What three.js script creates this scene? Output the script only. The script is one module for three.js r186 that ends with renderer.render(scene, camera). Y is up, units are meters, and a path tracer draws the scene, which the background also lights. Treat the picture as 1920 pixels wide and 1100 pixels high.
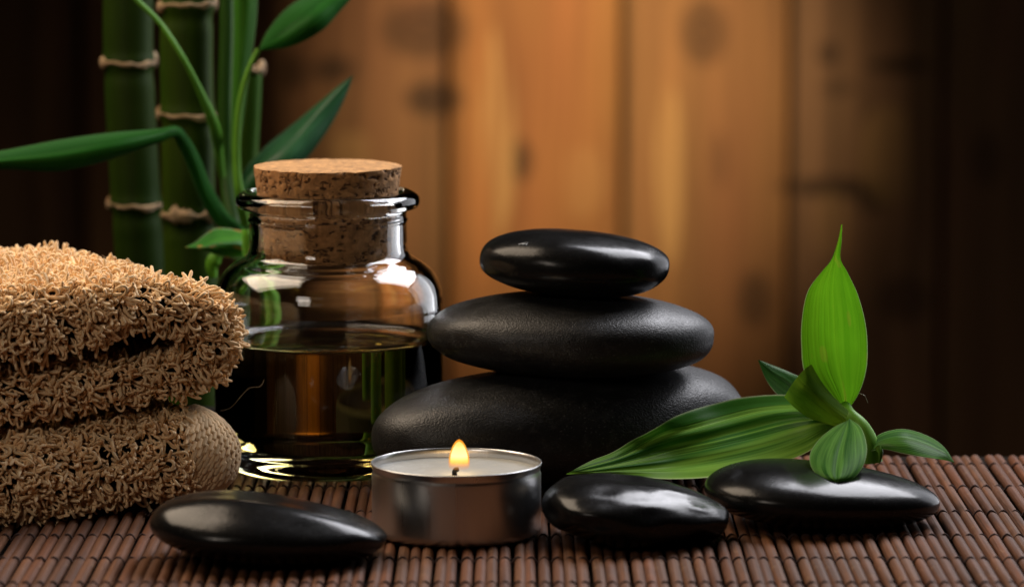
import * as THREE from 'three';
import { MarchingCubes } from 'three/addons/objects/MarchingCubes.js';
import { mergeGeometries } from 'three/addons/utils/BufferGeometryUtils.js';
import { RectAreaLightUniformsLib } from 'three/addons/lights/RectAreaLightUniformsLib.js';

// ---------------------------------------------------------------- camera, light, exposure
const scene = new THREE.Scene();
scene.background = new THREE.Color(0x000000);
const F = 7500, PITCH = Math.atan(950 / F), EYE = 0.165;          // lens in picture widths of 1920, eye height above the table
const camera = new THREE.PerspectiveCamera(2 * Math.atan(550 / F) * 180 / Math.PI, 1024 / 586, 0.05, 12);
camera.position.set(0, EYE, 0);
camera.rotation.x = -PITCH;
camera.focus = 0.905;
camera.userData.fStop = 16;
scene.add(camera);

const renderer = new THREE.WebGLRenderer({ antialias: true });
renderer.setSize(1024, 586);
renderer.toneMapping = THREE.LinearToneMapping;
renderer.toneMappingExposure = 1.1;
renderer.shadowMap.enabled = true;
RectAreaLightUniformsLib.init();

const WALL = 2.3; // distance of the plank wall
const M = (o) => new THREE.MeshPhysicalMaterial(o);
const blackMetal = M({ color: new THREE.Color(0.02, 0.02, 0.02), roughness: 0.6 });
function softbox(label, pos, target, w, h, color, intensity) {
  const g = new THREE.Group(); g.name = numbered('softbox'); g.position.set(...pos);
  g.userData = { label, category: 'studio light' };
  const shade = [];
  for (const [x, y, a, b] of [[0, h / 2 + .006, w + .024, .012], [0, -h / 2 - .006, w + .024, .012], [w / 2 + .006, 0, .012, h], [-w / 2 - .006, 0, .012, h]])
    shade.push(new THREE.BoxGeometry(a, b, .03).translate(x, y, .005));
  shade.push(new THREE.BoxGeometry(w + .024, h + .024, .01).translate(0, 0, -.016));
  const housing = new THREE.Mesh(mergeGeometries(shade), blackMetal); housing.name = 'housing'; g.add(housing);
  const diffuser = new THREE.Mesh(new THREE.BoxGeometry(w, h, .004), M({ color: 0xffffff, roughness: 1, emissive: new THREE.Color(color), emissiveIntensity: .3 }));
  diffuser.position.z = .004; diffuser.name = 'diffuser'; g.add(diffuser);
  scene.add(g); g.lookAt(...target);
  const l = new THREE.RectAreaLight(new THREE.Color(color), intensity, w, h);
  l.name = 'softbox_lamp';
  const dir = new THREE.Vector3(...target).sub(g.position).normalize();
  l.position.copy(g.position).addScaledVector(dir, .012); scene.add(l); l.lookAt(...target);
}
const taken = {};
function numbered(n) { const k = taken[n] = (taken[n] ?? -1) + 1; return k ? n + '_' + String(k).padStart(3, '0') : n; }
softbox('wide soft studio light hanging behind and right of the stones', [0.22, 0.39, -1.15], [0.0, 0.02, -0.94], 0.29, 0.26, 0xf8f8ff, 11.0);
softbox('wide soft studio light hanging above the towel and bottle', [-0.30, 0.40, -1.00], [-0.11, 0.03, -0.92], 0.30, 0.34, 0xffe6c8, 6.0);
softbox('dim soft studio light standing in front at the left', [-0.27, 0.30, -0.45], [-0.04, 0.02, -0.92], 0.13, 0.13, 0xffeedc, 5.6);
softbox('cool soft studio light standing behind and right of the mat', [0.46, 0.16, -1.30], [0.0, 0.05, -0.95], 0.40, 0.40, 0xf2f5ff, 1.3);
{ // warm spotlight on the plank wall
  const pos = new THREE.Vector3(0.06, 0.42, -1.68), aim = new THREE.Vector3(0.044, 0.012, -WALL);
  const s = new THREE.SpotLight(new THREE.Color(1, 0.73, 0.45), 2.3, 0, 0.245, 1, 2);
  s.position.copy(pos); s.target.position.copy(aim); s.shadow.radius = 1; s.castShadow = true; s.name = 'wall_spot_lamp';
  scene.add(s, s.target);
  const g = new THREE.Group(); g.name = 'spotlight'; g.position.copy(pos); g.lookAt(aim);
  g.userData = { label: 'small warm spotlight hanging above the table, aimed at the wall', category: 'studio light' };
  const can = new THREE.Mesh(new THREE.LatheGeometry([[0, -.09], [.03, -.09], [.036, -.06], [.04, .03], [.037, .03], [.033, -.05], [0, -.052]].map(p => new THREE.Vector2(...p)), 32).rotateX(Math.PI / 2), blackMetal);
  can.name = 'lamp_housing'; g.add(can);
  const bulb = new THREE.Mesh(new THREE.SphereGeometry(.022, 20, 12), M({ color: 0, emissive: new THREE.Color(1, .66, .34), emissiveIntensity: 1 })); bulb.name = 'bulb'; g.add(bulb);
  scene.add(g);
}

// ---------------------------------------------------------------- helpers
let seed = 7;
const rnd = () => { seed = (seed + 0x6d2b79f5) | 0; let t = Math.imul(seed ^ (seed >>> 15), 1 | seed); t = (t + Math.imul(t ^ (t >>> 7), 61 | t)) ^ t; return ((t ^ (t >>> 14)) >>> 0) / 4294967296; };
const rr = (a, b) => a + (b - a) * rnd();
const { clamp, lerp, smoothstep } = THREE.MathUtils;
const V = (x, y, z) => new THREE.Vector3(x, y, z);
const C = (r, g, b) => new THREE.Color().setRGB(r, g, b);
const hash = (x, y, z) => { let h = Math.imul(x, 374761393) ^ Math.imul(y, 668265263) ^ Math.imul(z, 2147483647 ^ 0x5bd1e995); h = Math.imul(h ^ (h >>> 13), 1274126177); h = Math.imul(h ^ (h >>> 16), 0x85ebca6b); return ((h ^ (h >>> 15)) >>> 0) / 4294967296; };
function noise(x, y, z = 0) { // value noise 0..1
  const ix = Math.floor(x), iy = Math.floor(y), iz = Math.floor(z); let fx = x - ix, fy = y - iy, fz = z - iz;
  fx = fx * fx * (3 - 2 * fx); fy = fy * fy * (3 - 2 * fy); fz = fz * fz * (3 - 2 * fz);
  const l = (a, b, t) => a + (b - a) * t;
  return l(l(l(hash(ix, iy, iz), hash(ix + 1, iy, iz), fx), l(hash(ix, iy + 1, iz), hash(ix + 1, iy + 1, iz), fx), fy),
    l(l(hash(ix, iy, iz + 1), hash(ix + 1, iy, iz + 1), fx), l(hash(ix, iy + 1, iz + 1), hash(ix + 1, iy + 1, iz + 1), fx), fy), fz);
}
function fbm(x, y, z = 0, n = 4) { let s = 0, a = .5, t = 0; for (let i = 0; i < n; i++) { s += a * noise(x, y, z + i * 17.3); t += a; a *= .5; x *= 2.03; y *= 2.03; z *= 2.03; } return s / t; }
function worley(x, y, z = 0) { // [F1, F2, id]
  const ix = Math.floor(x), iy = Math.floor(y), iz = Math.floor(z); let a = 9, b = 9, id = 0;
  for (let i = -1; i <= 1; i++) for (let j = -1; j <= 1; j++) for (let k = -1; k <= 1; k++) {
    const X = ix + i, Y = iy + j, Z = iz + k, dx = X + hash(X, Y, Z) - x, dy = Y + hash(X + 91, Y, Z) - y, dz = Z + hash(X, Y + 57, Z) - z, d = Math.sqrt(dx * dx + dy * dy + dz * dz);
    if (d < a) { b = a; a = d; id = hash(X + 13, Y + 7, Z + 3); } else if (d < b) b = d;
  }
  return [a, b, id];
}
const enc = (c) => Math.round(255 * clamp(c <= .0031308 ? 12.92 * c : 1.055 * Math.pow(c, 1 / 2.4) - .055, 0, 1));
function tex(w, h, fn, srgb) {
  const d = new Uint8Array(w * h * 4);
  for (let y = 0; y < h; y++) for (let x = 0; x < w; x++) {
    const c = fn((x + .5) / w, (y + .5) / h), o = (y * w + x) * 4;
    if (srgb) { d[o] = enc(c[0]); d[o + 1] = enc(c[1]); d[o + 2] = enc(c[2]); d[o + 3] = 255; }
    else { d[o] = d[o + 1] = d[o + 2] = Math.round(255 * clamp(c, 0, 1)); d[o + 3] = 255; }
  }
  const t = new THREE.DataTexture(d, w, h); t.magFilter = t.minFilter = THREE.LinearFilter; t.wrapS = t.wrapT = THREE.RepeatWrapping;
  if (srgb) t.colorSpace = THREE.SRGBColorSpace; t.needsUpdate = true; return t;
}
// A point at a horizontal distance D from the eye that is seen at (px, py) of the 1920 x 1100 photograph: used to measure the photograph
function at(px, py, D) {
  const u = (px - 960) / F, v = -(py - 550) / F, c = Math.cos(PITCH), s = Math.sin(PITCH), dy = v * c - s, dz = -v * s - c, k = -D / dz;
  return V(u * k, EYE + dy * k, -D);
}
function thing(name, label, category, pos = [0, 0, 0], group) {
  const g = new THREE.Group(); g.name = numbered(name); g.position.set(...pos); g.userData = { label, category }; if (group) g.userData.group = group; scene.add(g); return g;
}
function part(name, geo, mat, parent, props) {
  const m = new THREE.Mesh(geo, mat); m.name = name; m.castShadow = m.receiveShadow = true; if (props) Object.assign(m.userData, props); parent.add(m); return m;
}
function grid(nu, nv, fn, closeU) { // fn(u, v) -> Vector3 ; uv kept
  const pos = [], uv = [], idx = [];
  for (let j = 0; j <= nv; j++) for (let i = 0; i <= nu; i++) { const p = fn(i / nu, j / nv); pos.push(p.x, p.y, p.z); uv.push(i / nu, j / nv); }
  for (let j = 0; j < nv; j++) for (let i = 0; i < nu; i++) { const a = j * (nu + 1) + i, b = a + 1, c = a + nu + 1, d = c + 1; idx.push(a, b, d, a, d, c); }
  const g = new THREE.BufferGeometry(); g.setAttribute('position', new THREE.Float32BufferAttribute(pos, 3)); g.setAttribute('uv', new THREE.Float32BufferAttribute(uv, 2)); g.setIndex(idx); g.computeVertexNormals();
  if (closeU) { const n = g.attributes.normal; for (let j = 0; j <= nv; j++) { const a = j * (nu + 1), b = a + nu, v = V(n.getX(a) + n.getX(b), n.getY(a) + n.getY(b), n.getZ(a) + n.getZ(b)).normalize(); n.setXYZ(a, v.x, v.y, v.z); n.setXYZ(b, v.x, v.y, v.z); } }
  return g;
}
const tube = (pts, r, n = 32, k = 8, taper) => { // r in metres, taper(s) scales it
  const c = new THREE.CatmullRomCurve3(pts, false, 'centripetal'), g = new THREE.TubeGeometry(c, n, r, k, false);
  if (taper) { const p = g.attributes.position, q = V(), o = V(); for (let i = 0; i <= n; i++) { c.getPointAt(i / n, o); const s = taper(i / n); for (let j = 0; j <= k; j++) { const a = i * (k + 1) + j; q.fromBufferAttribute(p, a).sub(o).multiplyScalar(s).add(o); p.setXYZ(a, q.x, q.y, q.z); } } g.computeVertexNormals(); }
  return g;
};

// ---------------------------------------------------------------- the setting: table and plank wall
{
  const t = new THREE.Group(); t.name = 'table_top'; t.userData = { kind: 'structure', label: 'dark stained table under the bamboo mat' }; scene.add(t);
  const m = M({ color: C(.012, .009, .007), roughness: 1, specularIntensity: .08 });
  part('table_surface', new THREE.BoxGeometry(1.2, .03, .50).translate(0, -.015, -.73), m, t);
  const shelf = new THREE.Group(); shelf.name = 'low_shelf'; shelf.userData = { kind: 'structure', label: 'low dark shelf behind the table' }; scene.add(shelf);
  part('shelf_board', new THREE.BoxGeometry(1.4, .03, 1.1).translate(0, -.335, -1.65), m, shelf);
}
{
  const wall = new THREE.Group(); wall.name = 'wooden_wall'; wall.userData = { kind: 'structure', label: 'wall of upright weathered wooden planks behind the table' }; scene.add(wall);
  const edges = [-560, -210, 150, 495, 838, 1168, 1484, 1772, 2110, 2460]; // seams in photograph pixels at 2 m
  const X = (px) => (px - 960) / F * WALL;
  const Y0 = -.318, Y1 = .42;
  part('backing_board', new THREE.BoxGeometry(1.3, Y1 - Y0, .01).translate(.0, (Y0 + Y1) / 2, -WALL - .027), M({ color: C(.02, .011, .006), roughness: 1 }), wall);
  // knots and patches: [px, py, half width, half height, strength]
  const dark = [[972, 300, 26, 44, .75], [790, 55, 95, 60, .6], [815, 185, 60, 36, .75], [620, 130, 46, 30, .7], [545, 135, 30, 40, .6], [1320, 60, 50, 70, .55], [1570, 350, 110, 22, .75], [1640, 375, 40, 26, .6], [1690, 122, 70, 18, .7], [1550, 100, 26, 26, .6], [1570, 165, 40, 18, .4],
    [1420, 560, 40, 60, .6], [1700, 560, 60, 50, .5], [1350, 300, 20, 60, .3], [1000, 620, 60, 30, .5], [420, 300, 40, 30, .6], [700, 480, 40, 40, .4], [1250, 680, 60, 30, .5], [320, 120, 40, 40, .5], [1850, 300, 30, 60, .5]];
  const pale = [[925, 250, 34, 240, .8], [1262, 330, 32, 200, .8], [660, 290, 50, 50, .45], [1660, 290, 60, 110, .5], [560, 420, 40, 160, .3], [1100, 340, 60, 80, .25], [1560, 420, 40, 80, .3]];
  for (let k = 0; k < edges.length - 1; k++) {
    const x0 = X(edges[k]) + .0018, x1 = X(edges[k + 1]) - .0018, w = x1 - x0, base = [[.30, .145, .06], [.26, .125, .05], [.32, .155, .062], [.29, .145, .058], [.40, .175, .052], [.35, .17, .06], [.30, .165, .08], [.23, .125, .06], [.28, .13, .05]][k];
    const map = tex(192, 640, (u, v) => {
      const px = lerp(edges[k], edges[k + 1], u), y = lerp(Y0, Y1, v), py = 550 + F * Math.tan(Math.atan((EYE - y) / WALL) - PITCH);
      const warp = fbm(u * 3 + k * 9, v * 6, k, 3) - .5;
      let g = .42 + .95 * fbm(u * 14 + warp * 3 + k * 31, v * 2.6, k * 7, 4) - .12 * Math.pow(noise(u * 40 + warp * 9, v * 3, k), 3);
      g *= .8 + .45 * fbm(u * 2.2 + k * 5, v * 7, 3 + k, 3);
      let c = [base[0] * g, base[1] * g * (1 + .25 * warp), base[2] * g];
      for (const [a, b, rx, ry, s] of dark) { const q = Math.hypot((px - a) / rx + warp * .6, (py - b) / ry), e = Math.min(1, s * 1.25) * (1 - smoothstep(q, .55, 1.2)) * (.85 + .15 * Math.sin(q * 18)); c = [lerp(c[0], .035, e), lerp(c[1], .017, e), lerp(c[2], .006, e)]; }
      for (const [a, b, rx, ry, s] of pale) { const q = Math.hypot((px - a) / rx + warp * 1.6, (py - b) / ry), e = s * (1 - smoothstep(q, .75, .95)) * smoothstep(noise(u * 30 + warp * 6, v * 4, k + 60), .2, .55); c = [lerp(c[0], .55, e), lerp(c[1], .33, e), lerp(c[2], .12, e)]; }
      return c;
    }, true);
    const shape = new THREE.Shape(); const r = .003; // plank section with eased edges, extruded upward
    shape.moveTo(-w / 2, -.02); shape.lineTo(w / 2, -.02); shape.lineTo(w / 2, -r); shape.quadraticCurveTo(w / 2, 0, w / 2 - r, 0); shape.lineTo(-w / 2 + r, 0); shape.quadraticCurveTo(-w / 2, 0, -w / 2, -r);
    const g = new THREE.ExtrudeGeometry(shape, { depth: Y1 - Y0, bevelEnabled: false, curveSegments: 4 }).rotateX(-Math.PI / 2);
    // extruded along +y now; section's y axis became -z
    const p = g.attributes.position, uv = g.attributes.uv;
    for (let i = 0; i < p.count; i++) { uv.setXY(i, (p.getX(i) + w / 2) / w, p.getY(i) / (Y1 - Y0)); p.setZ(i, -p.getZ(i)); }
    const idx = []; for (let i = 0; i < p.count; i += 3) idx.push(i, i + 2, i + 1); g.setIndex(idx); g.computeVertexNormals();
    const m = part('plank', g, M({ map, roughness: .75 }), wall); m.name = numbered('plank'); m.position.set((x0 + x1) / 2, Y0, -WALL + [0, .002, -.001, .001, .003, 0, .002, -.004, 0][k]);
  }
}

// ---------------------------------------------------------------- bamboo mat
const MAT = .0024; // top of the mat
{
  const mat = thing('bamboo_mat', 'brown bamboo slat mat lying under the stones and bottle', 'mat');
  const grain = tex(128, 1024, (u, v) => {
    const f = fbm(u * 26, v * 9, 2, 4), s = noise(u * 60, v * 14, 5), blotch = fbm(u * 3, v * 40, 9, 3), scuff = smoothstep(noise(u * 14, v * 130, 21), .80, .95) * smoothstep(noise(u * 3, v * 22, 31), .55, .8);
    const g = .55 + .6 * f - .25 * s * s + .45 * (blotch - .5);
    return [lerp(.29 * g, .5, .5 * scuff), lerp(.125 * g, .33, .5 * scuff), lerp(.066 * g, .2, .5 * scuff)];
  }, true);
  const gbump = tex(128, 512, (u, v) => .6 * fbm(u * 30, v * 8, 2, 3) + .4 * noise(u * 8, v * 60, 4));
  const tints = [[1, 1, 1], [1.12, 1.0, .92], [.86, .84, .85], [1.06, 1.08, 1.04], [.94, .86, .82], [1.15, 1.12, 1.05], [.8, .76, .76]].map(c => {
    const m = M({ map: grain, bumpMap: gbump, bumpScale: .00022, roughness: .62, specularIntensity: .45, color: C(c[0] * .48, c[1] * .455, c[2] * .38) }); return m;
  });
  const rows = [-.9563, -.9252, -.8924, -.8635, -.8372, -.8109, -.7835, -.756, -.7285, -.701];
  const Z0 = -.9695, Z1 = -.69, P = .00275, R = .00124;
  const zs = [[Z0, .2], [Z0 + .0003, .8], [Z0 + .0012, 1]];
  for (const z of rows) zs.push([z - .0014, 1], [z - .0005, .88], [z + .0005, .88], [z + .0014, 1]);
  zs.push([Z1, 1]);
  const variants = [];
  for (let k = 0; k < 6; k++) {
    const ph = k * 11.7;
    variants.push(grid(9, zs.length - 1, (u, v) => {
      const [z, s] = zs[Math.round(v * (zs.length - 1))], a = lerp(-.35, Math.PI + .35, u), r = R * s * (1 + .07 * (noise(z * 60, ph, 1) - .5) + .05 * Math.sin(a * 3 + ph));
      return V(-Math.cos(a) * r + .00022 * (noise(z * 25, ph, 3) - .5), Math.sin(a) * r * .92 + .0012, z);
    }));
    const uv = variants[k].attributes.uv; for (let i = 0; i < uv.count; i++) { const zi = zs[Math.round(uv.getY(i) * (zs.length - 1))][0]; uv.setXY(i, uv.getX(i) * .45 + k * .171, (zi - Z0) * 3.3 + k * .37); }
  }
  const n = 104, xs = [];
  for (let i = 0; i < n; i++) {
    const m = part('slat', variants[Math.floor(rnd() * 6)], tints[Math.floor(rnd() * 7)], mat); m.name = numbered('slat');
    xs.push((i - (n - 1) / 2) * P + rr(-.00008, .00008));
    m.position.set(xs[i], rr(-.00012, .00012), rr(-.0007, .0007)); m.rotation.y = rr(-.0006, .0006);
  }
  const tm = M({ color: C(.045, .022, .018), roughness: .9 });
  for (const z of rows) {
    const pts = [];
    for (let i = 0; i < n; i++) { pts.push(V(xs[i] - P / 2, .0011, z + rr(-.0002, .0002)), V(xs[i] - P * .25, .00205, z), V(xs[i], .00245, z + rr(-.0001, .0001)), V(xs[i] + P * .25, .00205, z)); }
    const m = part('binding_thread', tube(pts, .00025, n * 8, 6), tm, mat); m.name = numbered('binding_thread');
  }
}

// ---------------------------------------------------------------- stones
function stoneTex(kind, sx, sy, sz) { // speckle as 3-D noise over an equirectangular sheet
  const P = (u, v) => { const th = u * 2 * Math.PI, ph = v * Math.PI; return [-Math.cos(th) * Math.sin(ph) * sx, -Math.cos(ph) * sy, Math.sin(th) * Math.sin(ph) * sz]; };
  const bump = tex(...(kind === 'matte' ? [2048, 1024] : [1024, 512]), (u, v) => { const [x, y, z] = P(u, v); const f = kind === 'matte' ? .25 * noise(x * 2.1, y * 2.1, z * 2.1) + .75 * noise(x * 4.3 + 9, y * 4.3, z * 4.3) : noise(x * 2, y * 2, z * 2), c = fbm(x * .35, y * .35, z * .35, 3); return kind === 'matte' ? .2 * c + .8 * f : .5 * c + .2 * f + .3 * noise(x * .12, y * .12, z * .12); });
  const col = tex(1024, 512, (u, v) => {
    const [x, y, z] = P(u, v), f = noise(x * 3.4, y * 3.4, z * 3.4), c = fbm(x * .16, y * .16, z * .16, 4), sp = smoothstep(f, .72, .95);
    const g = kind === 'matte' ? .006 + .009 * c + .07 * sp * smoothstep(c, .35, .65) + .012 * smoothstep(fbm(x * .5 + 7, y * .5, z * .9, 3), .55, .75) : .004 + .006 * c + .008 * sp;
    return [g, g * 1.01, g * 1.02];
  }, true);
  const rough = tex(512, 256, (u, v) => { const [x, y, z] = P(u, v); const c = fbm(x * .2, y * .2, z * .2, 4), f = noise(x * 2, y * 2, z * 2); return kind === 'matte' ? .31 + .18 * c + .10 * f : .12 + .17 * c + .05 * f; });
  return M({ map: col, bumpMap: bump, bumpScale: kind === 'matte' ? .00013 : .00005, roughnessMap: rough, roughness: 1, specularIntensity: kind === 'matte' ? .8 : .46 });
}
const stoneMatte = stoneTex('matte', 40, 13, 28), stoneSemi = stoneTex('semi', 22, 8, 18);
const stoneMid = stoneTex('matte', 34, 10, 25); stoneMid.bumpScale = .00010;
function stone(label, pos, r, o = {}) { // r = half sizes in metres
  const { turn = 0, tilt = 0, roll = 0, e = 2.25, lump = .05, f = 1.3, s = 1, mat = stoneSemi, shape } = o;
  const g = grid(160, 96, (u, v) => {
    const th = u * 2 * Math.PI, ph = v * Math.PI, d = V(-Math.cos(th) * Math.sin(ph), -Math.cos(ph), Math.sin(th) * Math.sin(ph));
    const h = Math.hypot(d.x, d.z), k = Math.pow(Math.pow(h, e) + Math.pow(Math.abs(d.y), e), -1 / e); d.multiplyScalar(k);
    d.multiplyScalar(1 + lump * 2 * (fbm(d.x * f + s * 7.1, d.y * f * .8 + 3, d.z * f + s, 2) - .5));
    if (shape) shape(d);
    return V(d.x * r[0], d.y * r[1], d.z * r[2]);
  }, true);
  g.rotateX(roll); g.rotateZ(tilt); g.rotateY(turn);
  const m = new THREE.Mesh(g, mat); m.name = numbered('stone'); m.castShadow = m.receiveShadow = true; m.position.set(...pos); m.userData = { label, category: 'stone' }; scene.add(m); return m;
}

stone('large matte black stone at the bottom of the stack of three', [.0113, .0161, -.928], [.0490, .0138, .0255], { turn: .5, e: 2.5, lump: .05, s: 1, mat: stoneMatte, shape: d => { if (d.y < 0) d.y *= .95; d.y *= 1 + .05 * d.x; } });
stone('medium matte black stone in the middle of the stack of three', [.0137, .0379, -.928], [.0338, .0095, .0240], { e: 2.3, lump: .045, s: 2, tilt: -.02, mat: stoneMid });
const topStone = stone('small smooth black stone on top of the stack of three', [.0148, .0546, -.928], [.0218, .0075, .0167], { e: 2.45, lump: .05, s: 3, tilt: -.03, shape: d => { if (d.y > 0) d.y *= 1 - .12 * d.x; else d.y *= 1 + .05 * d.x; } });
stone('flat glossy black stone lying in front of the towel, left of the candle', [-.0515, .0086, -.836], [.0256, .0066, .0195], { e: 2.1, lump: .05, s: 5, tilt: -.06, turn: -.08, shape: d => { d.y *= d.y > 0 ? 1 - .28 * d.x : 1; d.z *= 1 - .15 * d.x; const q = d.y > 0 ? .16 * Math.exp(-Math.pow((d.z - .45) / .22, 2)) : 0; d.y += q * Math.sqrt(Math.max(0, 1 - d.x * d.x)); } });
stone('lumpy glossy black stone between the candle and the leaf sprig', [.0266, .0087, -.857], [.0203, .0068, .0180], { e: 2.3, lump: .10, f: 1.9, s: 11, tilt: -.07, shape: d => { d.y *= d.y > 0 ? 1.04 - .34 * d.x * Math.abs(d.x) : 1; d.z *= 1 - .32 * d.x; } });
stone('smooth black stone at the right with a small leaf hanging over it', [.0692, .0086, -.877], [.0264, .0066, .0200], { e: 2.15, lump: .03, s: 8, tilt: -.06, shape: d => { d.z *= 1 - .22 * d.x; d.y *= d.y > 0 ? 1.04 - .16 * d.x : 1; } });

{ // a small pale chip on the top stone
  const ray = new THREE.Raycaster(), chipMat = M({ color: C(.30, .31, .31), roughness: .8 }); topStone.updateMatrixWorld(true);
  const hit = (px, py) => { ray.set(camera.position, at(px, py, .9).sub(camera.position).normalize()); return ray.intersectObject(topStone)[0]; };
  for (const [ax, ay, bx, by, r] of [[972, 459, 990, 453, .00022], [979, 459, 988, 456, .0003], [986, 460, 990, 454, .00016]]) {
    const a = hit(ax, ay), b = hit(bx, by); if (!a || !b) continue;
    const p = a.point.sub(topStone.position), q = b.point.sub(topStone.position), m = part('chip', tube([p, p.clone().lerp(q, .5), q], r, 8, 6, x => 1.1 - x), chipMat, topStone); m.name = numbered('chip');
  }
}

// ---------------------------------------------------------------- glass bottle with cork and oil
{
  const b = thing('glass_bottle', 'clear glass bottle of golden oil with a cork, behind the towel', 'bottle', [-.0441, MAT + .0002, -.952]); b.scale.set(.989, 1.013, .989);
  const L = (pts, n = 128) => new THREE.LatheGeometry(pts.map(([r, y]) => new THREE.Vector2(r / 1000, y / 1000)), n);
  const smooth = (pts, n) => new THREE.SplineCurve(pts.map(p => new THREE.Vector2(...p))).getPoints(n).map(p => [Math.max(0, p.x), p.y]);
  const outer = [...smooth([[0, 5.0], [7, 4.8], [12, 3.9], [16.5, 2.1], [20.5, .55], [22.2, .1], [23.5, 0], [25.4, .6], [27, 2.2], [27.8, 5]], 40), [27.8, 12], [27.8, 24], ...smooth([[27.8, 36], [27.75, 39.4], [27.2, 42.9], [26.0, 45.6], [24.0, 47.8], [21.7, 49.3], [19.9, 50.6], [19.15, 52.4]], 40), [19.1, 56], ...smooth([[19.1, 58.2], [19.35, 58.9], [19.1, 59.6], [19.15, 60.8], [20.2, 61.6], [21.6, 61.9], [22.25, 63], [22.1, 64.4], [21, 65.4], [19.4, 65.7], [18, 65.3], [17.3, 64.2], [17.0, 62.6]], 60), [16.9, 58], ...smooth([[16.9, 53.4], [17.2, 51.2], [18.4, 49.2], [20.6, 47.6], [22.8, 46.0], [24.5, 43.8], [25.45, 41], [25.7, 38]], 36), [25.7, 33], ...smooth([[25.7, 31.9], [25.45, 31.0], [24.8, 30.6], [23.6, 30.5]], 12), [12, 30.5], [0, 30.5]];
  part('glass_body', L(outer, 160), M({ color: 0xffffff, transmission: 1, thickness: .03, roughness: 0, ior: 1.48, attenuationColor: C(.84, .94, .70), attenuationDistance: .10 }), b);
  part('oil', L([...smooth([[0, 8.8], [10, 8.4], [18, 6.8], [23, 5.9], [24.8, 6.4], [25.3, 8.2]], 20), [25.35, 12], [25.35, 29.8], [25.2, 30.35], [24.8, 30.42], [0, 30.42]]), M({ color: 0xffffff, transmission: 1, thickness: .05, roughness: 0, ior: 1.03, attenuationColor: C(.66, .45, .12), attenuationDistance: .05 }), b);
  // cork
  const side = (u, v, scale) => { const a = u * 2 * Math.PI, x = Math.cos(a) * 17 * scale, z = Math.sin(a) * 17 * scale, y = v * 23 * scale; return [x, y, z]; };
  const corkFn = (x, y, z) => {
    const [f1, f2, id] = worley(x * .55, y * .8, z * .55), fine = fbm(x * 1.6, y * 1.6, z * 1.6, 3), crack = 1 - smoothstep(f2 - f1, .02, .16), [, , id2] = worley(x * 1.7, y * 1.7, z * 1.7);
    const lent = smoothstep(fbm(x * .5 + 40, y * 1.3, z * .5, 3), .66, .72), pit = Math.max(lent, smoothstep(id2, .965, .975) * .9, .8 * crack * smoothstep(noise(x * .35, y * .5, z * .35 + 9), .60, .82));
    return [pit, .75 + .35 * (id - .5) + .5 * (fine - .5)];
  };
  const cc = ([pit, g]) => [lerp(.48 * g, .055, pit * .85), lerp(.245 * g, .022, pit * .85), lerp(.09 * g, .009, pit * .85)];
  const mapS = tex(1024, 256, (u, v) => cc(corkFn(...side(u, v, 1))), true), bumpS = tex(1024, 256, (u, v) => { const [p, g] = corkFn(...side(u, v, 1)); return .7 * (1 - p) + .3 * g; });
  const top = (u, v) => { const [p, g] = corkFn((u - .5) * 37, 60, (v - .5) * 37); return [p * .3, g * 1.06]; };
  const mapT = tex(256, 256, (u, v) => { const c = cc(top(u, v)); return [c[0] * 1.15, c[1] * 1.2, c[2] * 1.2]; }, true), bumpT = tex(256, 256, (u, v) => { const [p, g] = top(u, v); return .6 * (1 - p) + .4 * g; });
  const rad = (a, y) => lerp(14.9, 17.9, clamp((y - 48.6) / 23, 0, 1)) / 1000 * (1 + .012 * (noise(Math.cos(a) * 9 + 5, y * .8, Math.sin(a) * 9) - .5)) - .00035 * corkFn(Math.cos(a) * 17, (y - 48.6), Math.sin(a) * 17)[0];
  const cork = new THREE.Group(); cork.name = 'cork_stopper'; b.add(cork);
  part('cork_side', grid(280, 60, (u, v) => { const a = -u * 2 * Math.PI, y = lerp(48.6, 71.6, v), r = rad(-a, y); return V(Math.cos(a) * r, y / 1000 + (v === 1 ? .00025 * (noise(u * 60, 3, 1) - .5) : 0), -Math.sin(a) * r).multiply(V(1, 1, -1)); }, true), M({ map: mapS, bumpMap: bumpS, bumpScale: .0006, roughness: .9 }), cork);
  const cap = (y, up) => grid(120, 14, (u, v) => { const a = -u * 2 * Math.PI, r = rad(-a, y) * v; return V(Math.cos(a) * r, y / 1000 + (v === 1 ? .00025 * (noise(u * 60, 3, 1) - .5) : .00025 * up * (.4 + .6 * noise(Math.cos(a) * r * 900, Math.sin(a) * r * 900, 4))), Math.sin(a) * r); }, true);
  const ct = cap(71.6, 1); { const p = ct.attributes.position, uv = ct.attributes.uv; for (let i = 0; i < p.count; i++) uv.setXY(i, p.getX(i) / .037 + .5, p.getZ(i) / .037 + .5); }
  const capM = M({ map: mapT, bumpMap: bumpT, bumpScale: .0004, roughness: .92 });
  part('cork_top', ct, capM, cork);
  const cb = cap(48.6, -1); { const p = cb.attributes.position, uv = cb.attributes.uv; for (let i = 0; i < p.count; i++) uv.setXY(i, p.getX(i) / .037 + .5, p.getZ(i) / .037 + .5); }
  part('cork_underside', cb, capM, cork);
}

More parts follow.
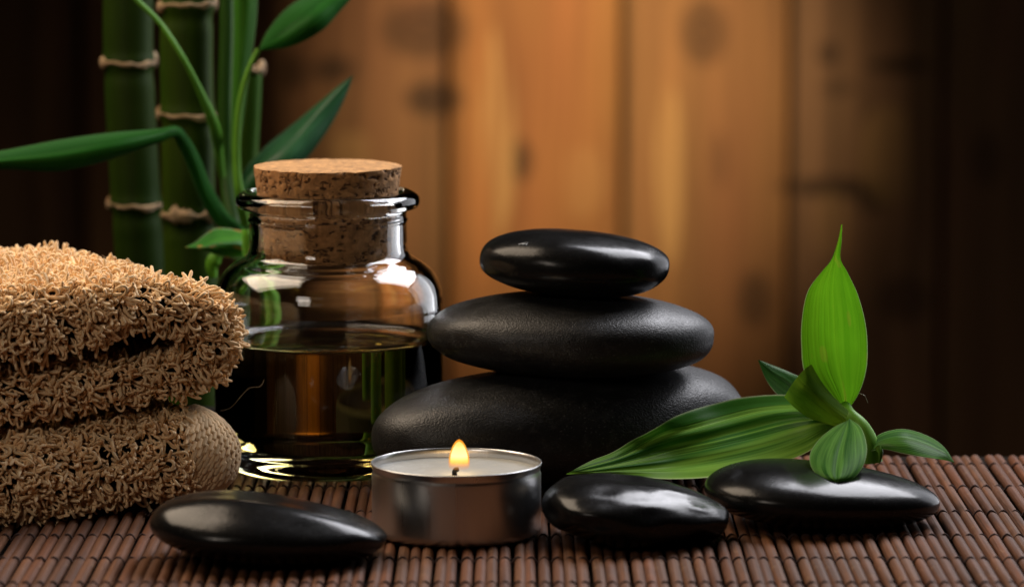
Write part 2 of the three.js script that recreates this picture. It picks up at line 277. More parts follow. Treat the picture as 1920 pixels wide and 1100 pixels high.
// ---------------------------------------------------------------- tea light
{
  const c = thing('tea_light', 'lit tea light candle in a thin metal cup in front of the stones', 'candle', [-.0122, MAT + .0001, -.865]);
  const L = (pts, n = 128) => new THREE.LatheGeometry(pts.map(([r, y]) => new THREE.Vector2(r / 1000, y / 1000)), n);
  const cupTex = tex(512, 64, (u, v) => .24 + .10 * fbm(u * 12, v * 3, 1, 3) + .06 * noise(u * 160, v * 2, 3));
  const cupBump = tex(1024, 64, (u, v) => .5 + .35 * (fbm(u * 10, v * 1.4, 2, 3) - .5) + .12 * (noise(u * 300, v * 1.5, 5) - .5) * smoothstep(v, .55, .8));
  part('metal_cup', L([[0, 0], [17.2, 0], [18.2, .3], [18.6, 1.1], [18.55, 2], [18.6, 13.2], [18.35, 13.9], [18.4, 14.4], [18.6, 15.2], [18.8, 15.55], [18.73, 15.8], [18.5, 15.75], [18.3, 15.3], [18.15, 14.5], [18.3, 13.5], [18.3, 2], [18, .6], [0, .5]], 160), M({ color: C(.60, .60, .60), metalness: 1, roughness: 1, roughnessMap: cupTex, bumpMap: cupBump, bumpScale: .00012 }), c);
  const wb = tex(256, 256, (u, v) => fbm(u * 7, v * 7, 1, 4));
  const wax = grid(128, 30, (u, v) => { const a = u * 2 * Math.PI, r = .01824 * v; return V(Math.cos(a) * r, .0132 + .0006 * Math.pow(v, 6) + .0003 * (fbm(Math.cos(a) * v * 2 + 5, Math.sin(a) * v * 2, 3, 3) - .5) - .0005 * Math.exp(-Math.pow(v / .22, 2)) , -Math.sin(a) * r); }, true);
  { const p = wax.attributes.position, uv = wax.attributes.uv; for (let i = 0; i < p.count; i++) uv.setXY(i, p.getX(i) / .04 + .5, p.getZ(i) / .04 + .5); }
  part('wax', wax, M({ color: C(.34, .35, .335), roughness: .42, bumpMap: wb, bumpScale: .0006, specularIntensity: .6 }), c);
  part('wick', tube([V(-.0003, .0122, 0), V(-.0004, .0136, .0001), V(-.0001, .0140, 0), V(.0005, .0141, -.0002)], .00055, 16, 8, s => s > .97 ? .6 : 1), M({ color: C(.008, .007, .006), roughness: .95 }), c);
  // flame: an orange outer sheath round a yellow-white core
  const flameShape = (w, y0, y1) => L(new THREE.SplineCurve([[0, y0], [w * .85, y0 + .02 * (y1 - y0)], [w, lerp(y0, y1, .2)], [w * .93, lerp(y0, y1, .45)], [w * .68, lerp(y0, y1, .72)], [w * .36, lerp(y0, y1, .91)], [.02, y1]].map(p => new THREE.Vector2(...p))).getPoints(40).map(p => [Math.max(0, p.x), p.y]), 40);
  const grad = (stops) => (v) => { for (let i = 1; i < stops.length; i++) if (v <= stops[i][0]) { const t = (v - stops[i - 1][0]) / (stops[i][0] - stops[i - 1][0]); return stops[i - 1].slice(1).map((c, k) => lerp(c, stops[i][k + 1], t)); } return stops.at(-1).slice(1); };
  const setV = (g) => { g.computeBoundingBox(); const { min, max } = g.boundingBox, p = g.attributes.position, uv = g.attributes.uv; for (let i = 0; i < p.count; i++) uv.setXY(i, .5, lerp(.02, .98, (p.getY(i) - min.y) / (max.y - min.y))); return g; };
  const fg = new THREE.Group(); fg.name = 'flame'; fg.position.set(.0006, .0008, 0); c.add(fg);
  const o = grad([[0, .9, .25, .02], [.3, 1, .38, .03], [.7, 1, .42, .04], [1, 1, .3, .02]]), oa = grad([[0, .02], [.15, .25], [.35, .6], [.8, .7], [1, .55]]);
  const k = grad([[0, 1, .4, .06], [.25, 1, .55, .1], [.45, 1, .86, .46], [.75, 1, .82, .38], [1, 1, .5, .08]]), ka = grad([[0, .0], [.12, .1], [.3, .75], [.45, 1], [1, 1]]);
  part('flame_sheath', setV(flameShape(2.3, 13.4, 20.0)), M({ color: 0, roughness: 1, specularIntensity: 0, emissive: 0xffffff, emissiveIntensity: 1.1, emissiveMap: tex(4, 64, (u, v) => o(v), true), transparent: true, alphaMap: tex(4, 64, (u, v) => oa(v)[0]) }), fg);
  part('flame_core', setV(flameShape(1.95, 13.9, 19.5)), M({ color: 0, roughness: 1, specularIntensity: 0, emissive: 0xffffff, emissiveIntensity: 2.6, emissiveMap: tex(4, 64, (u, v) => k(v), true), transparent: true, alphaMap: tex(4, 64, (u, v) => ka(v)[0]) }), fg);
  const pl = new THREE.PointLight(C(1, .62, .26), .00011); pl.position.set(-.0116, MAT + .0178, -.865); pl.shadow.radius = .06; pl.castShadow = true; pl.name = 'flame_light'; scene.add(pl);
}

// ---------------------------------------------------------------- leaves
const rail = (pts) => new THREE.CatmullRomCurve3(pts.map(p => at(...p)), false, 'centripetal');
// a leaf through three rails given as [px, py, distance]: one edge, the middle, the other edge
function leafGeo(a, m, b, o = {}) {
  const { nu = 26, nv = 56, rib = .0002, cup = 0, veins = 0, freq = 7, sd = 1 } = o, ca = rail(a), cm = rail(m), cb = rail(b);
  const base = (u, v) => { const A = ca.getPoint(v), Mm = cm.getPoint(v), B = cb.getPoint(v), t = u * 2 - 1; return A.multiplyScalar(t * (t - 1) / 2).add(Mm.multiplyScalar(1 - t * t)).add(B.multiplyScalar(t * (t + 1) / 2)); };
  return grid(nu, nv, (u, v) => {
    const p = base(u, v), e = .004, du = base(Math.min(1, u + e), v).sub(base(Math.max(0, u - e), v)), dv = base(u, Math.min(1, v + e)).sub(base(u, Math.max(0, v - e))), n = du.cross(dv).normalize(), t = u * 2 - 1, w = Math.sin(Math.PI * Math.min(1, v * 1.02));
    return p.addScaledVector(n, (cup * (1 - t * t) - rib * Math.exp(-Math.pow(t / .1, 2)) + veins * (noise(u * freq + sd * 9, v * 1.3, sd) - .5)) * w);
  });
}
function leafMat(dark, light, o = {}) {
  const { stripe = 9, contrast = .5, edge = .7, sd = 1, trans = .42, coat = .35, edgeCol = [.45, .5, .3], spots = 0 } = o;
  const f = (u, v) => { const w = .12 * (fbm(u * 2, v * 3, sd, 2) - .5), s = fbm(u * stripe + w * stripe, v * 1.1, sd * 3, 3), fine = noise(u * 58, v * 2.5, sd); return clamp(.5 + (s - .5) * 2.6 * contrast * 2 + (fine - .5) * .35, 0, 1); };
  const map = tex(256, 256, (u, v) => { let k = f(u, v), e = edge * smoothstep(Math.abs(u * 2 - 1), .955, .985), m = .5 * Math.exp(-Math.pow((u - .5) / .012, 2)); const g = .85 + .3 * fbm(u * 5, v * 9, sd + 4, 3); let c = [0, 1, 2].map(i => lerp(lerp(dark[i], light[i], k) * g, light[i] * 1.1, m)); c = c.map((x, i) => lerp(x, edgeCol[i], e)); const sp = spots ? smoothstep(fbm(u * 6 + 3, v * 7, sd + 20, 2), .66, .72) * spots : 0; return [lerp(c[0], .4, sp), lerp(c[1], .18, sp), lerp(c[2], .04, sp)]; }, true);
  const bump = tex(256, 128, (u, v) => .6 * f(u, v) + .4 * noise(u * 58, v * 2.5, sd));
  return M({ map, bumpMap: bump, bumpScale: .00018, roughness: .97, transmission: trans, thickness: 0, specularIntensity: .08, clearcoat: coat * .6, clearcoatRoughness: .34, side: THREE.DoubleSide });
}
const stemMat = (c, s = .4) => M({ color: C(...c), roughness: .5, specularIntensity: .4, bumpMap: stemBump, bumpScale: .00012, clearcoat: s * .3, clearcoatRoughness: .35 });
const stemBump = tex(128, 64, (u, v) => noise(u * 3, v * 30, 2) * .6 + .4 * noise(u * 6, v * 60, 3));
{
  const s = thing('leaf_sprig', 'fresh green bamboo leaf sprig resting on the right black stones', 'leaves', at(1590, 840, .9).toArray());
  const put = (name, g, m, label) => { const q = part(name, g.translate(-s.position.x, -s.position.y, -s.position.z), m, s, label && { label }); q.name = name; return q; };
  put('leaf', leafGeo(
    [[1586, 772, .915], [1545, 735, .912], [1510, 700, .910], [1503, 650, .907], [1504, 600, .904], [1516, 545, .900], [1543, 508, .897], [1560, 488, .895], [1571, 455, .892], [1578, 421, .888]],
    [[1588, 771, .915], [1582, 735, .9135], [1572, 690, .912], [1567, 645, .910], [1565, 600, .907], [1563, 550, .9025], [1566, 510, .898], [1568, 487, .8955], [1575, 453, .892], [1579, 421, .888]],
    [[1590, 770, .915], [1612, 736, .912], [1625, 695, .910], [1628, 650, .907], [1624, 605, .904], [1609, 550, .900], [1590, 510, .897], [1577, 485, .895], [1579, 452, .892], [1580, 420, .888]], { cup: -.0016, rib: .00012, veins: .0003, freq: 14 }),
    leafMat([.065, .22, .004], [.105, .29, .007], { contrast: .3, sd: 2, trans: .62, stripe: 12, edge: .35, coat: .15, spots: .12 }), 'broad bright green leaf standing upright');
  put('leaf', leafGeo(
    [[1590, 793, 0.8990], [1550, 762, 0.9030], [1485, 741, 0.9130], [1392, 746, 0.9150], [1330, 761, 0.9130], [1282, 776, 0.9080], [1233, 797, 0.9010], [1194, 820, 0.9000], [1152, 848, 0.8960], [1107, 865, 0.8900], [1062, 888, 0.8840]],
    [[1588, 797, 0.9020], [1535, 786, 0.9010], [1480, 790, 0.9040], [1410, 806, 0.9050], [1335, 824, 0.9030], [1260, 842, 0.9020], [1190, 860, 0.8950], [1122, 876, 0.8880], [1062, 888, 0.8850]],
    [[1592, 799, .902], [1562, 812, .899], [1515, 846, .896], [1430, 876, .893], [1340, 890, .892], [1260, 894, .892], [1185, 891, .890], [1118, 888, .887], [1062, 889, .886]], { cup: .0008, rib: .0003, veins: .0016, freq: 9, sd: 3, nu: 48, nv: 80 }),
    leafMat([.028, .125, .008], [.20, .40, .045], { contrast: .7, sd: 5, stripe: 9, trans: .36, coat: .22, edge: .5 }), 'long striped green leaf lying towards the candle');
  put('leaf', leafGeo(
    [[1560, 770, .918], [1520, 718, .923], [1480, 697, .926], [1448, 684, .927], [1422, 674, .926]],
    [[1560, 776, .918], [1515, 740, .922], [1475, 715, .925], [1446, 697, .926], [1422, 675, .926]],
    [[1560, 782, .918], [1510, 768, .921], [1464, 745, .923], [1438, 714, .925], [1422, 676, .926]], { cup: -.001 }),
    leafMat([.018, .085, .012], [.05, .17, .03], { contrast: .4, sd: 7, trans: .3 }), 'small dark pointed leaf at the back left');
  put('leaf', leafGeo(
    [[1592, 770, .902], [1572, 752, .901], [1550, 728, .900], [1534, 704, .900], [1522, 683, .900]],
    [[1586, 790, .899], [1560, 768, .896], [1530, 742, .894], [1508, 722, .895], [1497, 705, .898]],
    [[1578, 802, .901], [1545, 795, .901], [1512, 780, .902], [1488, 762, .903], [1471, 744, .905]], { cup: .0012, rib: 0 }),
    leafMat([.085, .20, .008], [.15, .28, .015], { contrast: .3, sd: 9, trans: .5, edge: 0, coat: .05 }), 'short cut leaf curling at the middle');
  put('leaf', leafGeo(
    [[1590, 788, .897], [1562, 802, .890], [1534, 826, .883], [1519, 852, .876], [1522, 876, .871], [1540, 897, .867], [1566, 905, .865]],
    [[1592, 786, .896], [1585, 806, .888], [1577, 832, .879], [1571, 858, .872], [1569, 880, .867], [1569, 896, .8645], [1570, 905, .8645]],
    [[1594, 785, .897], [1614, 800, .890], [1624, 824, .883], [1626, 850, .876], [1618, 876, .871], [1600, 897, .867], [1574, 904, .865]], { cup: .0006, rib: -.0003 }),
    leafMat([.018, .10, .007], [.12, .30, .05], { contrast: .35, sd: 12, stripe: 12, trans: .4, edge: .25, coat: .12 }), 'small striped leaf hanging over the right stone');
  put('leaf', leafGeo(
    [[1634, 832, .902], [1650, 814, .904], [1690, 804, .905], [1726, 811, .905], [1757, 826, .903], [1775, 842, .900], [1790, 866, .896]],
    [[1634, 838, .901], [1654, 830, .900], [1692, 826, .899], [1726, 835, .899], [1755, 846, .898], [1775, 854, .897], [1790, 866, .896]],
    [[1632, 846, .900], [1656, 842, .898], [1694, 850, .895], [1726, 856, .894], [1754, 860, .894], [1774, 863, .895], [1790, 867, .896]], { cup: .001, rib: -.0002 }),
    leafMat([.028, .115, .012], [.09, .25, .03], { contrast: .45, sd: 14, trans: .35, stripe: 12 }), 'narrow leaf pointing right over the mat');
  put('stem', tube([at(1585, 762, .911), at(1594, 778, .906), at(1612, 795, .904), at(1625, 815, .903), at(1634, 840, .902), at(1637, 866, .902)], .0019, 40, 12, x => .7 + .5 * x), stemMat([.14, .34, .03]));
  put('sheath', tube([at(1648, 838, .899), at(1652, 850, .898), at(1650, 869, .898)], .0009, 16, 8, x => 1 - .85 * x), stemMat([.12, .28, .03]));
  put('root_hair', tube([at(1612, 737, .905), at(1622, 742, .904), at(1628, 755, .904)], .00008, 16, 5), stemMat([.3, .3, .2]));
}

// ---------------------------------------------------------------- bamboo behind the bottle
{
  const v = thing('vase', 'tall dark vase that holds the bamboo, hidden behind the towel and bottle', 'vase', [-.085, -.32, -1.078]);
  const L = (pts) => new THREE.LatheGeometry(pts.map(p => new THREE.Vector2(p[0] / 1000, p[1] / 1000)), 64), m = M({ color: C(.006, .005, .004), roughness: .7, specularIntensity: .3 });
  part('vase_body', L([[0, 0], [26, 0], [28, 3], [30, 120], [31, 300], [31.5, 320], [30.5, 322], [29, 320], [28, 304], [0, 302]]), m, v);
  part('soil', new THREE.CylinderGeometry(.028, .028, .004, 48).translate(0, .312, 0), M({ color: C(.012, .008, .005), roughness: 1 }), v);
}
const ringMat = M({ map: tex(256, 32, (u, v) => { const k = fbm(u * 9, v * 3, 6, 4), g = smoothstep(k, .3, .7); return [lerp(.14, .46, g), lerp(.075, .33, g), lerp(.03, .19, g)]; }, true), roughness: .9, bumpMap: tex(128, 32, (u, v) => fbm(u * 20, v * 5, 3, 3)), bumpScale: .0008 });
function stalk(label, D, path, rad, nodes, colour, capTop) { // path: [px, py] of the axis; rad in photograph pixels
  const pts = path.map(([x, y]) => at(x, y, D)), base = pts.at(-1).clone(), R = rad * D / F;
  const s = thing('bamboo_stalk', label, 'bamboo', base.toArray());
  const curve = new THREE.CatmullRomCurve3(pts.map(p => p.clone().sub(base))), yOf = nodes.map(n => at(path[0][0], n[1], D).y - base.y);
  const onAxis = (y) => { let lo = 0, hi = 1; for (let i = 0; i < 30; i++) { const m = (lo + hi) / 2; if (curve.getPoint(m).y > y) lo = m; else hi = m; } return curve.getPoint(lo); };
  const H = pts[0].y - base.y;
  const col = tex(256, 256, (u, v) => { const g = .75 + .5 * fbm(u * 40, v * 2, 3, 3), k = fbm(u * 5, v * 4, 8, 3); return [colour[0] * g * (1 + .5 * (k - .5)), colour[1] * g, colour[2] * g]; }, true);
  part('culm', grid(48, 400, (u, v) => { const y = v * H, c = onAxis(y), a = u * 2 * Math.PI; let r = R; for (const n of yOf) { const d = (y - n) / R; r *= 1 + .07 * Math.exp(-d * d * 14) - .05 * Math.exp(-Math.pow((d + .45) * 3, 2)); } return V(c.x - Math.cos(a) * r, y, c.z + Math.sin(a) * r); }, true),
    M({ map: col, roughness: .5, specularIntensity: .25, bumpMap: stemBump, bumpScale: .00015 }), s);
  if (capTop) part('cut_end', new THREE.CylinderGeometry(R * .98, R, .0008, 24).translate(curve.getPoint(0).x, H + .0003, curve.getPoint(0).z), ringMat, s);
  nodes.forEach(([tilt], i) => { const c = onAxis(yOf[i]), k = 60, g = grid(k, 12, (u, v) => { const a = u * 2 * Math.PI, b = v * 2 * Math.PI, n = noise(Math.cos(a) * 2.2 + i * 7, Math.sin(a) * 2.2, i), rr2 = .00035 + .0022 * Math.pow(n, 3) * (.6 + .8 * noise(Math.cos(a) * 9, Math.sin(a) * 9, i + 3)), w = R * 1.05 + Math.cos(b) * rr2 * .6; return V(c.x - Math.cos(a) * w, c.y + Math.sin(b) * rr2 * 1.1 + Math.cos(a + 1) * tilt * R + .0020 * (fbm(Math.cos(a) * 2.4 + 3, Math.sin(a) * 2.4, i + 5, 3) - .5), c.z + Math.sin(a) * w); }, true); const m = part('node_ring', g, ringMat, s); m.name = 'node_ring'; });
  return s;
}
stalk('dark green bamboo stalk furthest left, behind the towel', 1.08, [[240, -60], [240, 100], [254, 380], [264, 520], [270, 640], [272, 741]], 47, [[.08, 115], [.05, 382]], [.013, .029, .0008]);
stalk('thick green bamboo stalk in the middle, left of the leafy shoot', 1.065, [[352, -60], [349, 100], [351, 215], [354, 405], [358, 520], [360, 650], [361, 758]], 50, [[-.06, 10], [.05, 213], [-.05, 402]], [.019, .040, .0010]);
stalk('thin cut bamboo stalk behind the leafy shoot', 1.09, [[471, 128], [468, 200], [462, 320], [460, 450], [458, 620], [457, 733]], 20, [[.0, 131]], [.03, .08, .005], true);
{
  const p0 = at(486, 774, 1.05), s = thing('bamboo_shoot', 'leafy green bamboo shoot growing up behind the bottle', 'plant', p0.toArray());
  const put = (name, g, m, label) => { const q = part(name, g.translate(-p0.x, -p0.y, -p0.z), m, s, label && { label }); return q; };
  const dk = [.016, .075, .004], lt = [.04, .14, .008];
  const mA = leafMat(dk, lt, { contrast: .3, sd: 21, trans: .25, edge: .2, coat: .25, stripe: 7 });
  const mB = leafMat([.007, .055, .005], [.016, .10, .010], { contrast: .3, sd: 23, trans: .25, edge: .12, coat: .12 });
  const mBright = leafMat([.10, .27, .015], [.16, .36, .03], { contrast: .2, sd: 25, trans: .35, edge: .2 });
  const st = stemMat([.02, .065, .005], .2);
  put('stem', tube([at(424, -40, 1.06), at(424, 60, 1.06), at(421, 200, 1.06), at(424, 310, 1.06), at(434, 400, 1.055), at(455, 480, 1.05), at(480, 570, 1.05), at(486, 690, 1.05), at(486, 774, 1.05)], .0024, 80, 14, x => .75 + .3 * x), st);
  // sheaths that wrap the stem and turn into leaf stalks
  put('sheath', leafGeo([[436, -30, 1.05], [437, 60, 1.05], [433, 200, 1.05], [432, 300, 1.05], [440, 380, 1.05], [452, 430, 1.05]], [[458, -30, 1.045], [456, 60, 1.045], [446, 200, 1.045], [440, 300, 1.045], [448, 375, 1.045], [456, 430, 1.048]], [[483, -30, 1.05], [480, 40, 1.05], [461, 180, 1.05], [448, 300, 1.05], [455, 370, 1.05], [462, 430, 1.05]], { cup: .001 }), mA);
  put('leaf_stalk', tube([at(484, 92, 1.035), at(466, 130, 1.035), at(449, 195, 1.035), at(443, 300, 1.035), at(449, 365, 1.035), at(460, 420, 1.04)], .0011, 60, 10, x => .6 + .6 * x), stemMat([.10, .26, .02]));
  put('leaf', leafGeo([[484, 94, 1.035], [500, 60, 1.04], [532, 20, 1.045], [575, -10, 1.05], [640, -40, 1.05], [690, -60, 1.05]], [[484, 94, 1.035], [530, 68, 1.03], [572, 35, 1.03], [612, 5, 1.035], [655, -25, 1.04], [690, -60, 1.05]], [[484, 95, 1.035], [545, 87, 1.03], [600, 60, 1.03], [634, 25, 1.035], [662, -8, 1.04], [690, -60, 1.05]], { cup: .001 }), mB, 'dark green leaf reaching up to the top edge');
  put('leaf', leafGeo([[446, 375, 1.045], [455, 325, 1.05], [492, 280, 1.055], [540, 240, 1.06], [588, 200, 1.06], [630, 165, 1.06], [662, 141, 1.06]], [[447, 376, 1.045], [475, 345, 1.045], [520, 305, 1.045], [565, 262, 1.05], [606, 215, 1.055], [637, 175, 1.058], [662, 141, 1.06]], [[448, 378, 1.045], [500, 368, 1.05], [550, 325, 1.05], [585, 285, 1.055], [622, 232, 1.06], [644, 190, 1.06], [663, 142, 1.06]], { cup: .0016 }), leafMat([.010, .065, .02], [.03, .12, .04], { contrast: .3, sd: 27, trans: .2, coat: .9, edge: .2 }), 'pointed leaf with a pale sheen leaning right behind the cork');
  put('leaf_stalk', tube([at(238, -20, 1.03), at(262, 6, 1.03), at(298, 42, 1.03), at(342, 108, 1.03), at(378, 180, 1.035), at(400, 232, 1.04), at(408, 275, 1.05), at(416, 330, 1.055)], .00105, 70, 10, x => .65 + .8 * Math.exp(-Math.pow((x - .72) / .22, 2))), stemMat([.10, .28, .025]));
  put('leaf', leafGeo([[-60, 292, 1.0], [20, 279, 1.005], [110, 262, 1.01], [210, 248, 1.015], [300, 242, 1.02], [328, 241, 1.022], [350, 256, 1.025], [372, 290, 1.03], [395, 345, 1.035], [425, 396, 1.04], [458, 425, 1.045]], [[-60, 306, .99], [20, 300, .992], [110, 290, .995], [210, 272, 1.0], [300, 254, 1.01], [328, 247, 1.014], [342, 264, 1.018], [362, 302, 1.022], [384, 360, 1.028], [414, 408, 1.034], [452, 436, 1.04]], [[-60, 318, .995], [20, 318, .998], [110, 321, 1.0], [190, 304, 1.005], [290, 268, 1.012], [318, 254, 1.016], [334, 274, 1.022], [352, 315, 1.026], [374, 372, 1.032], [404, 420, 1.038], [448, 446, 1.044]], { cup: .0014, nv: 110 }), mB, 'long dark leaf bent down over the towel at the left');
  put('leaf', leafGeo([[466, 436, 1.02], [435, 429, 1.018], [405, 428, 1.015], [382, 441, 1.01], [364, 455, 1.005], [345, 463, 1.0]], [[466, 458, 1.012], [436, 455, 1.008], [408, 453, 1.005], [384, 458, 1.002], [364, 462, 1.0], [345, 463, 1.0]], [[466, 482, 1.015], [438, 484, 1.012], [412, 480, 1.008], [388, 472, 1.004], [364, 467, 1.0], [345, 464, 1.0]], { cup: .001 }), leafMat([.02, .12, .01], [.06, .22, .02], { contrast: .3, sd: 31, trans: .3, spots: .8 }), 'small leaf with an orange spot beside the bottle neck');
  put('bud', tube([at(412, 470, 1.02), at(402, 484, 1.02), at(396, 500, 1.02), at(400, 520, 1.02)], .0018, 24, 10, x => 1.1 - .9 * Math.abs(x - .4)), stemMat([.12, .34, .02]));
  put('leaf', leafGeo([[452, 430, 1.01], [456, 480, 1.01], [474, 520, 1.01], [478, 570, 1.01], [480, 640, 1.01]], [[462, 430, 1.006], [474, 480, 1.006], [492, 520, 1.006], [496, 570, 1.006], [497, 640, 1.006]], [[470, 430, 1.01], [490, 480, 1.01], [508, 520, 1.01], [514, 570, 1.01], [514, 640, 1.01]], {}), mBright, 'bright green sheath seen through the bottle');
}

// ---------------------------------------------------------------- towel
{
  const O = V(-.0603, 0, -.906), phi = .52, U = V(Math.cos(phi), 0, -Math.sin(phi)), W = V(-Math.sin(phi), 0, -Math.cos(phi));
  const towel = thing('folded_towel', 'folded tan terry towel with a woven border at the left', 'towel', O.toArray());
  const seg = (x, y, ax, ay, bx, by) => { const px = x - ax, py = y - ay, dx = bx - ax, dy = by - ay, h = clamp((px * dx + py * dy) / (dx * dx + dy * dy), 0, 1); return Math.hypot(px - dx * h, py - dy * h); };
  const poly = (x, y, pts) => { let d = 1e9; for (let i = 1; i < pts.length; i++) { const [ax, ay, ra] = pts[i - 1], [bx, by, rb] = pts[i], px = x - ax, py = y - ay, dx = bx - ax, dy = by - ay, h = clamp((px * dx + py * dy) / (dx * dx + dy * dy), 0, 1); d = Math.min(d, Math.hypot(px - dx * h, py - dy * h) - lerp(ra, rb, h)); } return d; };
  const extr = (d2, w, w0, w1, r) => { const dz = Math.max(w0 - w, w - w1), a = d2 + r, b = dz + r; return Math.min(Math.max(a, b), 0) + Math.hypot(Math.max(a, 0), Math.max(b, 0)) - r; };
  const upper = [[-120, 43, 6.6], [-62, 45, 6.8], [-38, 47.2, 5.6], [-26, 48.2, 4.4], [-15, 47, 4.2], [-8.4, 43.4, 4.5], [-6.6, 38.8, 4.7], [-9, 34, 4.6], [-15, 31.4, 4.1], [-28, 30.8, 4.0], [-60, 30, 4.2], [-120, 28, 4.4]];
  const lower = [[-120, 11.2, 8.4], [-40, 12.0, 8.6], [-11.5, 13.0, 9.6]];
  const wob = (u, y, w) => 4.4 * (fbm(u * .07 + 4, y * .07, w * .08, 2) - .5);
  const fLow = (u, y, w) => extr(poly(u, y, lower), w, -2.5, 110, 8) + wob(u, y, w);
  const fUp = (u, y, w) => extr(poly(u, y + .02 * Math.max(0, w - 40), upper), w, (y < 37 ? 1.5 : 0), 112, 3.5) + wob(u + 30, y, w);
  const f = (u, y, w) => Math.min(fLow(u, y, w), fUp(u, y, w));
  const grad = (u, y, w) => { const e = .25; return V(f(u + e, y, w) - f(u - e, y, w), f(u, y + e, w) - f(u, y - e, w), f(u, y, w + e) - f(u, y, w - e)).normalize(); };
  const loc = (u, y, w) => U.clone().multiplyScalar(u / 1000).addScaledVector(W, w / 1000).add(V(0, y / 1000, 0));
  const dirLoc = (g) => U.clone().multiplyScalar(g.x).addScaledVector(W, g.z).add(V(0, g.y, 0)).normalize();
  // cloth body
  const N = 100, mc = new MarchingCubes(N, undefined, false, false, 200000); mc.isolation = 0; mc.reset();
  const cx = -58, cy = 28, cw = 55, sx = 66, sy = 34, sw = 62;
  for (let k = 0; k < N; k++) for (let j = 0; j < N; j++) for (let i = 0; i < N; i++) mc.field[i + j * N + k * N * N] = (i < 2 || j < 2 || k < 2 || i > N - 3 || j > N - 3 || k > N - 3) ? -1 : -f(cx + sx * (i - N / 2) / (N / 2), cy + sy * (j - N / 2) / (N / 2), cw + sw * (k - N / 2) / (N / 2));
  mc.update();
  const cnt = mc.count, src = mc.positionArray, pos = [], nor = [];
  for (let i = 0; i < cnt; i++) { const u = cx + sx * src[i * 3], y = cy + sy * src[i * 3 + 1], w = cw + sw * src[i * 3 + 2], p = loc(u, y, w), n = dirLoc(grad(u, y, w)); pos.push(p.x, p.y, p.z); nor.push(n.x, n.y, n.z); }
  const cg = new THREE.BufferGeometry(); cg.setAttribute('position', new THREE.Float32BufferAttribute(pos, 3)); cg.setAttribute('normal', new THREE.Float32BufferAttribute(nor, 3));
  part('cloth', cg, M({ color: C(.55, .37, .2), roughness: 1 }), towel);
  // terry loops
  const loopGeo = (k) => {
    const pts = [];
    if (k < 2) { // a doubled yarn seen as one round strand, curled over
      const hgt = [3.9, 4.4][k], b = [1.3, -1.6][k], c = [.7, .9][k];
      for (let i = 0; i <= 10; i++) { const t = i / 10; pts.push(V((b * t * t + .3 * Math.sin(t * 5)) / 1000, (hgt * t * (1 - .22 * t) - .5) / 1000, (c * Math.sin(t * 3.6 + k)) / 1000)); }
      return tube(pts, .00034, 14, 7, t => (t > .86 ? Math.sqrt(Math.max(.001, 1 - ((t - .86) / .14) ** 2)) : 1) * (1 + .09 * Math.sin(t * 34)));
    }
    for (let i = 0; i <= 12; i++) { const t = i / 12, qq = Math.sin(t * Math.PI), a = t * Math.PI * 1.3 - .45; pts.push(V((-Math.cos(a) * .72 + .6 * qq * qq) / 1000, (qq * 3.3 - .4) / 1000, (.5 * Math.sin(t * 6)) / 1000)); } // an open loop
    return tube(pts, .00028, 20, 6);
  };
  const inBand = (u, y, w) => y < 24 && u > -18 + 5 * noise(y * .5, w * .5, 3) && fLow(u, y, w) < 1.2;
  const place = [[], [], []]; const q = new THREE.Quaternion(), q2 = new THREE.Quaternion(), up = V(0, 1, 0), mtx = new THREE.Matrix4();
  let tries = 0, got = 0;
  while (got < 27000 && tries++ < 900000) {
    let u = rr(-88, 3), y = rr(2, 56), w = rr(-5, 80);
    let d = f(u, y, w); if (Math.abs(d) > 2) continue;
    for (let k = 0; k < 3; k++) { const g = grad(u, y, w); u -= g.x * d; y -= g.y * d; w -= g.z * d; d = f(u, y, w); }
    if (Math.abs(d) > .15 || inBand(u, y, w) || y < 3) continue;
    const g = grad(u, y, w); if (g.y < -.75 || g.z > .5) continue;
    if (w > 12 && g.y < .1 && g.x < .2) continue;
    const n = dirLoc(g), flow = V(.45 + .7 * (noise(u * .12, y * .12, w * .12) - .5), -.55, .35);
    const dir = n.clone().multiplyScalar(1).add(V(rr(-1, 1), rr(-1, 1), rr(-1, 1)).multiplyScalar(.7)).addScaledVector(flow, .75 + .5 * noise(u * .2, y * .2, w * .2 + 9)).normalize();
    if (dir.dot(n) < .25) dir.addScaledVector(n, .5).normalize();
    q.setFromUnitVectors(up, dir); q2.setFromAxisAngle(up, rr(0, 6.28)); q.multiply(q2);
    const s = rr(.6, 1.3), p = loc(u, y, w);
    const k = got % 3; place[k].push([p, q.clone(), s * rr(.85, 1.1), s, .84 + .26 * rnd(), rnd()]); got++;
  }
  const yarn = M({ color: C(.88, .625, .355), roughness: .85, sheen: .3, sheenColor: C(.8, .6, .4), sheenRoughness: .6 });
  place.forEach((list, k) => {
    const im = new THREE.InstancedMesh(loopGeo(k), yarn, list.length); im.name = k ? 'terry_pile_' + String(k).padStart(3, '0') : 'terry_pile'; im.userData.kind = 'stuff'; im.castShadow = im.receiveShadow = true;
    list.forEach(([p, qq, a, b, t, t2], i) => { im.setMatrixAt(i, mtx.compose(p, qq, V(a, b, a))); im.setColorAt(i, C(t, t * (.96 + .08 * t2), t * (.92 + .14 * t2))); });
    towel.add(im);
  });
  // woven border: rows of slanting stitches round the end of the lower fold
  const st = [], capsule = new THREE.CapsuleGeometry(.00062, .0017, 3, 8);
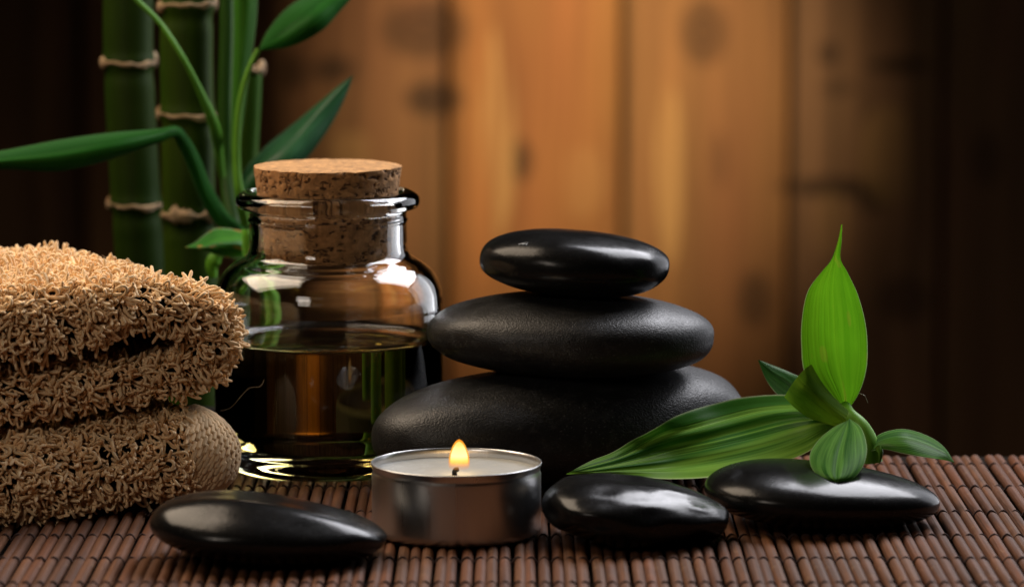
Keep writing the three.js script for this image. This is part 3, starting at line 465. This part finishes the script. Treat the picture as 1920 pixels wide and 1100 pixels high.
  for (let a = -34; a <= 150; a += 8.4) for (let b = -70; b <= 88; b += 8.6) {
    const al = a * Math.PI / 180, be = (b + (Math.round((a + 34) / 8.4) % 3) * 2.9) * Math.PI / 180, d0 = V(Math.sin(al) * Math.cos(be), Math.sin(be), -Math.cos(al) * Math.cos(be));
    const on = (dd) => { let u = -11.5 + dd.x * 9, y = 13 + dd.y * 9, w = 7 + dd.z * 9; for (let k = 0; k < 4; k++) { const e = .2, d = fLow(u, y, w), g = V(fLow(u + e, y, w) - fLow(u - e, y, w), fLow(u, y + e, w) - fLow(u, y - e, w), fLow(u, y, w + e) - fLow(u, y, w - e)).normalize(); u -= g.x * d; y -= g.y * d; w -= g.z * d; } return [loc(u, y, w), u, y, w]; };
    const [p, u, y, w] = on(d0), be2 = be + .12, [p2] = on(V(Math.sin(al + .075) * Math.cos(be2), Math.sin(be2), -Math.cos(al + .075) * Math.cos(be2)));
    if (y < 2.6) continue;
    q.setFromUnitVectors(up, p2.clone().sub(p).normalize());
    st.push([p.clone().addScaledVector(dirLoc(d0), .0010).add(V(rr(-1, 1), rr(-1, 1), rr(-1, 1)).multiplyScalar(.0001)), q.clone(), rr(.9, 1.12), .8 + .35 * rnd()]);
  }
  const bm = new THREE.InstancedMesh(capsule, yarn, st.length); bm.name = 'woven_border'; bm.userData.kind = 'stuff'; bm.castShadow = bm.receiveShadow = true;
  st.forEach(([p, qq, s, t], i) => { bm.setMatrixAt(i, mtx.compose(p, qq, V(s, s, s))); bm.setColorAt(i, C(t * .86, t * .87, t * .9)); });
  towel.add(bm);
  const fm = M({ color: C(.5, .4, .28), roughness: .8 });
  const fibre = (pts) => { const m = part('loose_fibre', tube(pts.map(p => at(...p).sub(O)), 0.00004, 30, 4), fm, towel); m.name = numbered('loose_fibre'); };
  fibre([[412, 770, .918], [432, 764, .920], [452, 742, .922], [468, 727, .924], [488, 724, .925], [495, 712, .926]]);
  fibre([[340, 596, .908], [352, 606, .903], [362, 626, .902], [364, 640, .903]]);
  fibre([[140, 466, .95], [150, 480, .949], [158, 492, .949]]); fibre([[190, 478, .95], [202, 486, .95], [212, 490, .948], [214, 484, .948]]);
}

renderer.render(scene, camera);
